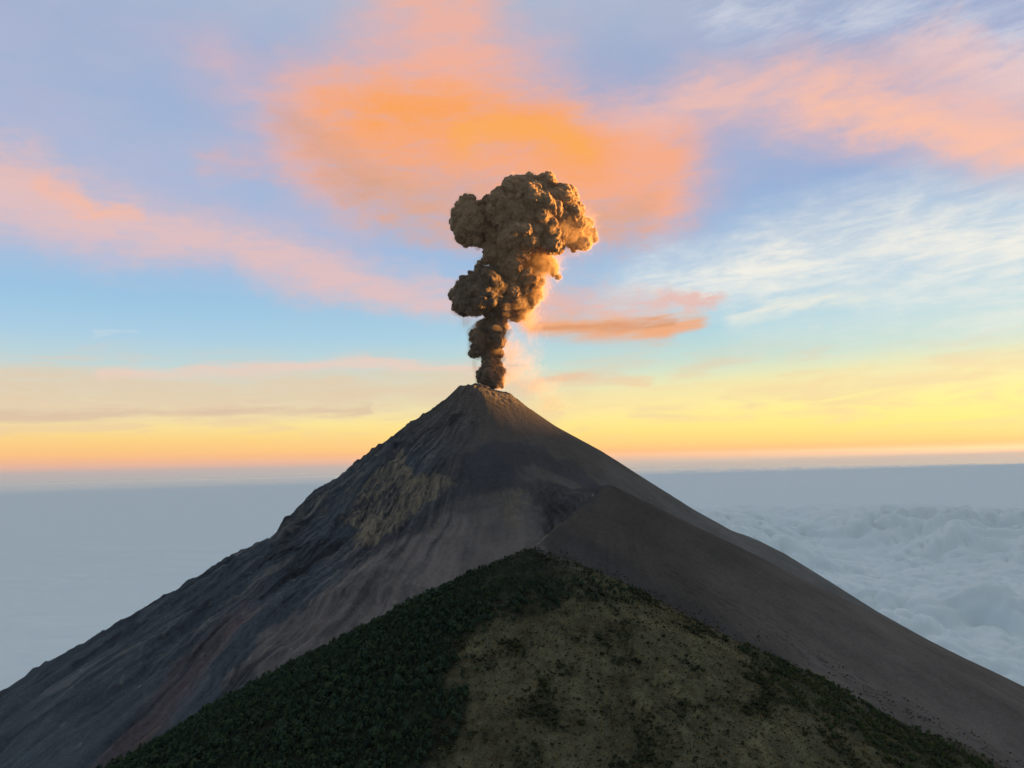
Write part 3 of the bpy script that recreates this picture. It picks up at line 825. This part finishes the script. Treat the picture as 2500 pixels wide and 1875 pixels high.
def mass(name, protos, pts, hgt, wid, mats, matidx, **props):
    """many plants joined into one mesh; protos = list of [(v, f, material index), ...]"""
    g = np.random.default_rng(len(pts[0]))
    N = len(pts[0]); which = g.integers(0, len(protos), N); rot = g.uniform(0, 6.283, N)
    V, Fc, MI, o = [], [], [], 0
    for k, pr in enumerate(protos):
        sel = np.where(which == k)[0]
        if not len(sel): continue
        v = pr[0]
        c, s = np.cos(rot[sel])[:, None], np.sin(rot[sel])[:, None]
        x = (v[None, :, 0] * c - v[None, :, 1] * s) * wid[sel][:, None] + pts[0][sel][:, None]
        y = (v[None, :, 0] * s + v[None, :, 1] * c) * wid[sel][:, None] + pts[1][sel][:, None]
        z = v[None, :, 2] * hgt[sel][:, None] + pts[2][sel][:, None]
        V.append(np.stack([x, y, z], -1).reshape(-1, 3))
        f = pr[1][None] + (np.arange(len(sel)) * len(v))[:, None, None] + o
        Fc.append(f.reshape(-1, 3)); o += len(sel) * len(v)
        MI.append(np.tile(pr[2], len(sel)))
    me = mesh_np(name, np.concatenate(V), np.concatenate(Fc), mats, smooth=False)
    me.polygons.foreach_set('material_index', np.concatenate(MI).astype(np.int32))
    return link(name, me, kind='stuff', **props)

def tree_proto(seed, n, kind):
    c = crown_shape(seed, n, kind, 0, (OCT_V, OCT_F))
    t = (np.array([[0.03, 0, -0.08], [-0.015, 0.026, -0.08], [-0.015, -0.026, -0.08], [0, 0, 0.8]]), np.array([[0, 1, 3], [1, 2, 3], [2, 0, 3]]))
    v, f = merge([c, t])
    return v, f, np.concatenate([np.zeros(len(c[1]), int), np.ones(len(t[1]), int)])
def tri_mesh(name, vf, mat):
    return mesh_np(name, vf[0], vf[1], [mat], smooth=False)

# ---- trees of the forest and of the green belt on the right
def tree_density(x, y):
    f = forest_mask(x, y)
    return np.clip(f * 1.1, 0, 0.95) * (0.55 + 0.45 * sst(fbm2(x / 45, y / 45, 3), -0.35, 0.1))
tx, ty = scatter(-960, 300, 930, 1690, 6.2, tree_density)
tz = hill(tx, ty)
ok, tu, tv, td = in_view(tx, ty, tz)
tx, ty, tz, tu, tv, td = (q[ok] for q in (tx, ty, tz, tu, tv, td))
edge = forest_mask(tx, ty)
low_top = sst(tz - HILL[2], -110, -5)                          # stunted towards the top of the hill
th = np.clip(rng.lognormal(2.42, 0.30, len(tx)), 5.5, 21.0) * (1 - 0.55 * low_top) * (0.65 + 0.35 * edge)
tw = th * rng.uniform(0.50, 1.0, len(tx))
tbx, tby = scatter(380, 960, 1100, 1640, 5.6, lambda x, y: band_mask(x, y) * 0.62 * sst(fbm2(x / 40 + 8, y / 40, 3), -0.3, 0.15))
tbz = hill(tbx, tby)
ok, bu, bv, bd = in_view(tbx, tby, tbz)
ok &= tbz > volcano_h(tbx, tby)[0] - 1
tbx, tby, tbz, bd = tbx[ok], tby[ok], tbz[ok], bd[ok]
tbh = rng.uniform(4.5, 9.5, len(tbx)); tbw = tbh * rng.uniform(0.8, 1.2, len(tbx))
# in the frame only for those that become individual trees
def individuals(x, y, z, h, wdt, dist, count, in_frame):
    size = np.where(in_frame, h / dist, 0)
    order = np.argsort(-size)[:count]
    keep = np.ones(len(x), bool); keep[order] = False
    return order, keep
fr = (tu > 5) & (tu < 2495) & (tv < 1850)
near, rest = individuals(tx, ty, tz, th, tw, td, 230, fr)
fr2 = (photo_px(tbx, tby, tbz)[1] < 1850) & (photo_px(tbx, tby, tbz)[0] < 2490)
near2, rest2 = individuals(tbx, tby, tbz, tbh, tbw, bd, 70, fr2)
protoP = [tree_proto(20 + k, 10, 'pine' if k % 2 else 'round') for k in range(5)]
mass('forest_trees', protoP, (tx[rest], ty[rest], tz[rest]), th[rest], tw[rest], [M_PINE, M_BARK], None,
     label='dense dark green forest covering the left side of the near hill', category='forest')
mass('belt_trees', [tree_proto(40 + k, 9, 'pine' if k % 2 else 'round') for k in range(4)], (tbx[rest2], tby[rest2], tbz[rest2]), tbh[rest2], tbw[rest2], [M_BROAD, M_BARK], None,
     label='belt of small green trees along the right edge of the near hill', category='trees')
def plant_individuals(name, metas, idx, x, y, z, h, wdt, label, cat, group):
    for n_, i in enumerate(idx):
        parts = metas[n_ % len(metas)]
        e = empty(name, (x[i], y[i], z[i]), label=label(x[i], y[i], z[i], h[i]) if callable(label) else label, category=cat, group=group)
        e.scale = (wdt[i], wdt[i], h[i]); e.rotation_euler = (0, 0, random.uniform(0, 6.28))
        for pn, me in parts: link(pn, me, e)
metP = []
for k in range(8):
    kind = 'pine' if k % 2 else 'round'
    metP.append([('trunk', tri_mesh('tree_trunk', trunk_shape(60 + k), M_BARK)), ('crown', tri_mesh('tree_crown', crown_shape(60 + k, 15, kind), M_PINE))])
metB = [[('trunk', a[0][1]), ('crown', tri_mesh('tree_crown', crown_shape(80 + k, 14, 'pine' if k % 2 else 'round'), M_BROAD))] for k, a in enumerate([[m_[0]] for m_ in metP[:5]])]
def shaped(mets, odd): return [m_ for k, m_ in enumerate(mets) if k % 2 == odd]
for odd, shape in ((1, 'pointed'), (0, 'round-crowned')):
    plant_individuals('forest_tree', shaped(metP, odd), near[odd::2], tx, ty, tz, th, tw, f'tall dark green {shape} tree in the dense forest at lower left of the near hill', 'tree', f'larger {shape} trees of the near forest')
    plant_individuals('belt_tree', shaped(metB, odd), near2[odd::2], tbx, tby, tbz, tbh, tbw, f'small green {shape} tree in the belt along the right edge of the near hill', 'tree', f'nearer {shape} trees of the right-hand belt')

# ---- shrubs in the dry scrub
def shrub_density(x, y):
    z = hill(x, y)
    d = 0.30 + 0.26 * sst(fbm2(x / 24, y / 24, 3), -0.2, 0.35) + 0.60 * thicket(x, y) + 0.5 * sst(z - HILL[2], -70, -25) * (1 - sst(z - HILL[2], -30, -8))
    return d * (1 - 0.9 * forest_mask(x, y)) * (1 - 0.5 * band_mask(x, y))
qx, qy = scatter(-250, 960, 930, 1600, 5.2, shrub_density)
qz = hill(qx, qy)
ok, qu, qv, qd = in_view(qx, qy, qz)
ok &= qz > volcano_h(qx, qy)[0] - 1.0
qx, qy, qz, qu, qv, qd = (q[ok] for q in (qx, qy, qz, qu, qv, qd))
qh = np.clip(rng.lognormal(0.85, 0.48, len(qx)) * (0.75 + 0.5 * thicket(qx, qy)), 0.7, 9.5); qw = qh * rng.uniform(0.75, 1.35, len(qx))
near3, rest3 = individuals(qx, qy, qz, qh, qw, qd, 280, (qu > 5) & (qu < 2495) & (qv < 1860))
protoS = []
for k in range(5):
    v, f = crown_shape(120 + k, 3, 'shrub', 1)
    protoS.append((v, f, np.zeros(len(f), int)))
mass('scrub', protoS, (qx[rest3], qy[rest3], qz[rest3]), qh[rest3], qw[rest3], [M_SHRUB], None,
     label='small dark shrubs dotted over the dry slope of the near hill', category='scrub')
metS = []
for k in range(6):
    metS.append([('stem', tri_mesh('shrub_stem', trunk_shape(140 + k, 0.5, 0.05), M_BARK)), ('foliage', tri_mesh('shrub_foliage', crown_shape(140 + k, 7, 'shrub' if k % 3 else 'pine'), M_SHRUB))])
plant_individuals('shrub', metS, near3, qx, qy, qz, qh, qw, 'dark green shrub standing in dry straw-coloured scrub on the near hill', 'shrub', 'larger shrubs of the dry slope')
# pioneers that climb from the hill onto the bare ash
ax_, ay_ = scatter(30, 960, 1250, 1760, 5.0, lambda x, y: 0.42 * sst(volcano_h(x, y)[0] - hill(x, y), 40, 0) * sst(fbm2(x / 30, y / 30, 3), -0.2, 0.3))
az_ = volcano_h(ax_, ay_)[0]
k_ = az_ > hill(ax_, ay_)
ax_, ay_, az_ = ax_[k_], ay_[k_], az_[k_]
ah_ = rng.uniform(0.8, 3.6, len(ax_))
mass('ash_shrubs', protoS, (ax_, ay_, az_), ah_, ah_ * rng.uniform(0.7, 1.2, len(ax_)), [M_SHRUB], None,
     label='sparse dark shrubs climbing onto the bare ash slope right of the near hill', category='scrub')
# straw-coloured tussocks between them
gx, gy = scatter(-250, 960, 930, 1600, 4.3, lambda x, y: 0.75 * (1 - forest_mask(x, y)) * (1 - 0.6 * band_mask(x, y)) * sst(HILL[2] - hill(x, y), 20, 60))
gz = hill(gx, gy)
ok, gu, gv, gd = in_view(gx, gy, gz)
ok &= gz > volcano_h(gx, gy)[0] - 0.5
gx, gy, gz = gx[ok], gy[ok], gz[ok]
def tussock(seed):
    g = np.random.default_rng(seed); parts = []
    for i in range(7):
        a = g.uniform(0, 6.28); b = np.array([math.cos(a), math.sin(a), 0]) * g.uniform(0, 0.4)
        s_ = np.array([-math.sin(a), math.cos(a), 0]) * 0.28
        tip = b * 2.0 + np.array([0, 0, g.uniform(0.6, 1.0)])
        parts.append((np.array([b - s_, b + s_, tip]), np.array([[0, 1, 2]])))
    v, f = merge(parts); return v, f, np.zeros(len(f), int)
gh = rng.uniform(0.6, 2.4, len(gx))
mass('grass', [tussock(k) for k in range(5)], (gx, gy, gz), gh, gh * rng.uniform(0.9, 1.6, len(gx)), [M_DRY], None,
     label='dry straw-coloured tussock grass over the near hill', category='grass')
# ------------------------------------------------------------------ ash plume
YP = 2830.0                                   # the column rises out of the crater
MPP = at(1251, 700, YP)[0] - at(1250, 700, YP)[0]
# billows: (photo u, v, radius in px, metres nearer (-) or farther (+))
PLUME = {
    'plume_head': [(1284, 480, 50, 0), (1250, 480, 42, -20), (1330, 470, 42, 10), (1360, 500, 44, -10), (1300, 520, 62, -30), (1240, 520, 46, -30), (1215, 500, 34, 20),
              (1375, 550, 48, 0), (1330, 570, 52, -20), (1270, 570, 52, -40), (1405, 575, 36, 20), (1420, 560, 26, 30), (1441, 572, 17, 30), (1400, 520, 24, -20), (1385, 480, 24, 10),
              (1425, 592, 18, 10), (1225, 555, 40, 10), (1205, 570, 32, -10), (1255, 452, 24, 10), (1290, 445, 22, 0), (1335, 440, 18, 5)],
    'head_lobe': [(1140, 525, 32, -10), (1125, 545, 26, 0), (1150, 555, 38, -20), (1141, 494, 20, 0), (1180, 545, 34, -10), (1120, 520, 18, 10), (1160, 580, 24, 0), (1135, 575, 24, -10), (1172, 500, 10, 0), (1112, 550, 12, -10)],
    'neck': [(1225, 610, 44, 0), (1255, 620, 46, 0), (1240, 655, 42, 0), (1270, 650, 36, 20), (1205, 630, 18, 0), (1185, 636, 11, 0), (1172, 641, 6, 0), (1285, 615, 40, 10), (1320, 605, 30, 10), (1265, 690, 40, 10), (1250, 720, 40, 10), (1285, 700, 32, 10), (1305, 690, 22, 0), (1322, 635, 26, 20), (1342, 648, 17, 20), (1352, 664, 11, 15), (1362, 676, 7, 15)],
    'side_billow': [(1190, 690, 36, -30), (1160, 700, 36, -20), (1135, 715, 30, -10), (1120, 725, 22, 0), (1150, 735, 34, -30), (1180, 725, 36, -40), (1205, 700, 30, -30), (1200, 670, 22, -10), (1130, 745, 24, -10), (1160, 755, 18, 0), (1180, 668, 20, -10)],
    'column': [(1250, 745, 34, 0), (1280, 735, 30, 10), (1300, 715, 25, 10), (1265, 760, 24, 10), (1225, 745, 34, -10), (1205, 765, 24, 0), (1215, 790, 28, 0), (1190, 800, 26, 0), (1178, 825, 32, -10), (1210, 815, 28, -20), (1215, 835, 20, -20), (1170, 848, 25, 0), (1158, 858, 14, 0), (1195, 860, 24, 0), (1215, 865, 16, 0), (1200, 885, 22, 0), (1215, 890, 14, 5)],
    'base_billow': [(1192, 912, 25, -10), (1180, 925, 16, -10), (1210, 915, 19, 0), (1205, 930, 20, -10), (1190, 938, 18, 0), (1218, 935, 14, 10), (1222, 905, 12, 0)],
}
def ash_material(name, dark, pale):
    pm, pnn, pb = material(name)
    pos = pnn.n.new('ShaderNodeNewGeometry').outputs['Position']
    pnn.l.new(pnn.ramp(pnn.noise(pos, 0.018, 3, 0.55), [(0.3, dark), (0.7, pale)]), pb.inputs['Base Color'])
    bump = pnn.n.new('ShaderNodeBump')
    bump.inputs['Strength'].default_value = 0.5; bump.inputs['Distance'].default_value = 3.0
    pnn.l.new(pnn.noise(pos, 0.14, 4, 0.6), bump.inputs['Height'])
    pnn.l.new(bump.outputs[0], pb.inputs['Normal'])
    return pm
ASH_SUNLIT = ash_material('sunlit_brown_ash', (0.17, 0.116, 0.074), (0.33, 0.226, 0.138))       # thinned with air; sunlight scattered inside painted in as warmer, paler colour
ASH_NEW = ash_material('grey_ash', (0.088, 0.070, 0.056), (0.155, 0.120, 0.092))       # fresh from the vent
veil_mat = bpy.data.materials.new('ash_veil'); veil_mat.use_nodes = True
_v = NT(veil_mat.node_tree); _v.n.clear()
_vo, _vp = _v.n.new('ShaderNodeOutputMaterial'), _v.n.new('ShaderNodeVolumePrincipled')
_vp.inputs['Color'].default_value = (0.86, 0.66, 0.46, 1)
_vp.inputs['Anisotropy'].default_value = 0.35
_vp.inputs['Density'].default_value = 0.015
_v.l.new(_vp.outputs[0], _vo.inputs['Volume'])
ICO2 = ico(2)
def billow_mesh(name, blobs, seed, voxel, pm, k=0.93):
    g = np.random.default_rng(seed)
    parts = []
    def ball(c, r): parts.append((ICO2[0] * r + c, ICO2[1]))
    for u, v, rp, dep in blobs:
        c = at(u, v, YP + dep * 1.6); r = rp * MPP * k
        ball(c, r)
        n = int(26 + r * 0.30)
        for i in range(n):                                # smaller billows riding on the large ones
            d = g.normal(size=3); d /= np.linalg.norm(d)
            r2 = r * g.choice([g.uniform(0.32, 0.5), g.uniform(0.12, 0.32)], p=[0.3, 0.7])
            ball(c + d * (r - r2 * 0.30), r2)
    v, f = merge(parts)
    me = mesh_np(name + '_balls', v, f)
    o = bpy.data.objects.new('tmp', me); C.objects.link(o)
    md = o.modifiers.new('r', 'REMESH'); md.mode = 'VOXEL'; md.voxel_size = voxel
    dg = bpy.context.evaluated_depsgraph_get()
    ev = o.evaluated_get(dg); m2 = ev.to_mesh()
    nv = len(m2.vertices)
    co = np.empty(nv * 3, np.float32); m2.vertices.foreach_get('co', co); co = co.reshape(-1, 3).astype(float)
    no = np.empty(nv * 3, np.float32); m2.vertices.foreach_get('normal', no); no = no.reshape(-1, 3).astype(float)
    li = np.empty(len(m2.loops), np.int32); m2.loops.foreach_get('vertex_index', li)
    fq = li.reshape(-1, 4)
    ev.to_mesh_clear(); bpy.data.objects.remove(o); bpy.data.meshes.remove(me)
    # cauliflower relief: rounded puffs on puffs with creases between
    wv = np.stack([pn3(co[:, 0] / 60 + 7 * k, co[:, 1] / 60, co[:, 2] / 60) for k in range(3)], 1) * 9
    q = co + wv
    e = co / 52.0 + wv / 40
    d = 5.0 * dome3(q / 30.0, seed) + 6.0 * dome3(q / 13.5, seed + 9) + 4.2 * dome3(q / 6.5, seed + 17) - 10.5
    d += 14.0 * (np.abs(pn3(e[:, 0], e[:, 1], e[:, 2])) - 0.25) + 10.0 * (np.abs(pn3(e[:, 0] * 2.2 + 4, e[:, 1] * 2.2, e[:, 2] * 2.2)) - 0.25) + 5.0 * (np.abs(pn3(e[:, 0] * 5, e[:, 1] * 5 + 2, e[:, 2] * 5)) - 0.25)
    co = co + no * d[:, None]
    return mesh_np(name, co, fq, [pm])
def veil_mesh(name, blobs, seed):
    """thin ash hanging round a billow"""
    return billow_mesh(name, [(u, v, r + 5.0, dp) for u, v, r, dp in blobs], seed, 7.0, veil_mat, 0.88)
crater = at(1200, 945, YP)
plume = empty('ash_plume', tuple(crater), label='tall brown ash plume erupting from the crater, lit orange on its right', category='ash plume')
for k, (nm, bl) in enumerate(PLUME.items()):
    o = link(nm, billow_mesh(nm, bl, 340 + k, 2.4 if nm in ('plume_head', 'head_lobe') else 2.2, ASH_SUNLIT if nm in ('plume_head', 'head_lobe', 'neck') else ASH_NEW, 0.84 if nm in ('column', 'base_billow') else 0.93), plume)
    o.matrix_parent_inverse = Matrix.Translation(-Vector(crater))
    o = link('ash_veil', veil_mesh('ash_veil', bl, 340 + k), plume)
    o.matrix_parent_inverse = Matrix.Translation(-Vector(crater))

# loose dust round the column: soft volumes with a torn, noisy density
def dust_material(name, dens, colr, scale, thr, streak=1.0):
    mt = bpy.data.materials.new(name); mt.use_nodes = True
    n = NT(mt.node_tree); n.n.clear()
    o = n.n.new('ShaderNodeOutputMaterial'); v = n.n.new('ShaderNodeVolumePrincipled')
    p = n.n.new('ShaderNodeTexCoord').outputs['Object']
    g = n.n.new('ShaderNodeNewGeometry').outputs['Position']
    g = n.vmath('MULTIPLY', g, (1, 1, streak))
    fall = n.smooth(n.vmath('LENGTH', p), 1.0, 0.0)
    nz = n.noise(g, scale, 5, 0.62, 0.9)
    d = n.math('MULTIPLY', n.math('MULTIPLY', n.smooth(n.math('MULTIPLY_ADD', fall, 0.22, nz), thr + 0.18, thr + 0.52), fall), dens)
    n.l.new(d, v.inputs['Density'])
    v.inputs['Color'].default_value = (*colr, 1)
    v.inputs['Anisotropy'].default_value = 0.45
    n.l.new(v.outputs[0], o.inputs['Volume'])
    mt.cycles.volume_step_rate = 1.0
    return mt
DUST = [  # u, v, rx, ry (px), depth px, density per metre, threshold, vertical stretch of the noise
    (1322, 650, 78, 70, 60, 0.0570, 0.31, 1.0), (1405, 560, 84, 96, 80, 0.0228, 0.33, 1.0), (1315, 705, 50, 70, 50, 0.0418, 0.33, 1.0),
    (1285, 775, 62, 56, 50, 0.0296, 0.33, 0.8), (1246, 850, 48, 96, 40, 0.0251, 0.35, 0.6), (1240, 915, 50, 50, 40, 0.0251, 0.33, 1.0),
    (1275, 890, 92, 88, 60, 0.0097, 0.33, 0.8), (1315, 945, 100, 56, 60, 0.0068, 0.33, 1.0), (1350, 990, 90, 44, 50, 0.0051, 0.33, 1.0),
    (1140, 785, 40, 50, 30, 0.0304, 0.39, 0.16), (1158, 888, 24, 50, 22, 0.0380, 0.39, 0.16), (1295, 825, 70, 70, 50, 0.0062, 0.37, 0.5),
]
DV, DF = ico(3)
for k, (u, v, rx, ry, rd, dens, thr, st) in enumerate(DUST):
    me = mesh_np('dust', DV, DF, [dust_material('dust', dens, (0.86, 0.64, 0.44), 0.026 if rx > 60 else 0.04, thr, st)])
    o = link('dust_veil', me, plume)
    c = at(u, v, YP - 5)
    o.matrix_parent_inverse = Matrix.Translation(-Vector(crater))
    o.location = Vector(c); o.scale = (rx * MPP, rd * MPP, ry * MPP)
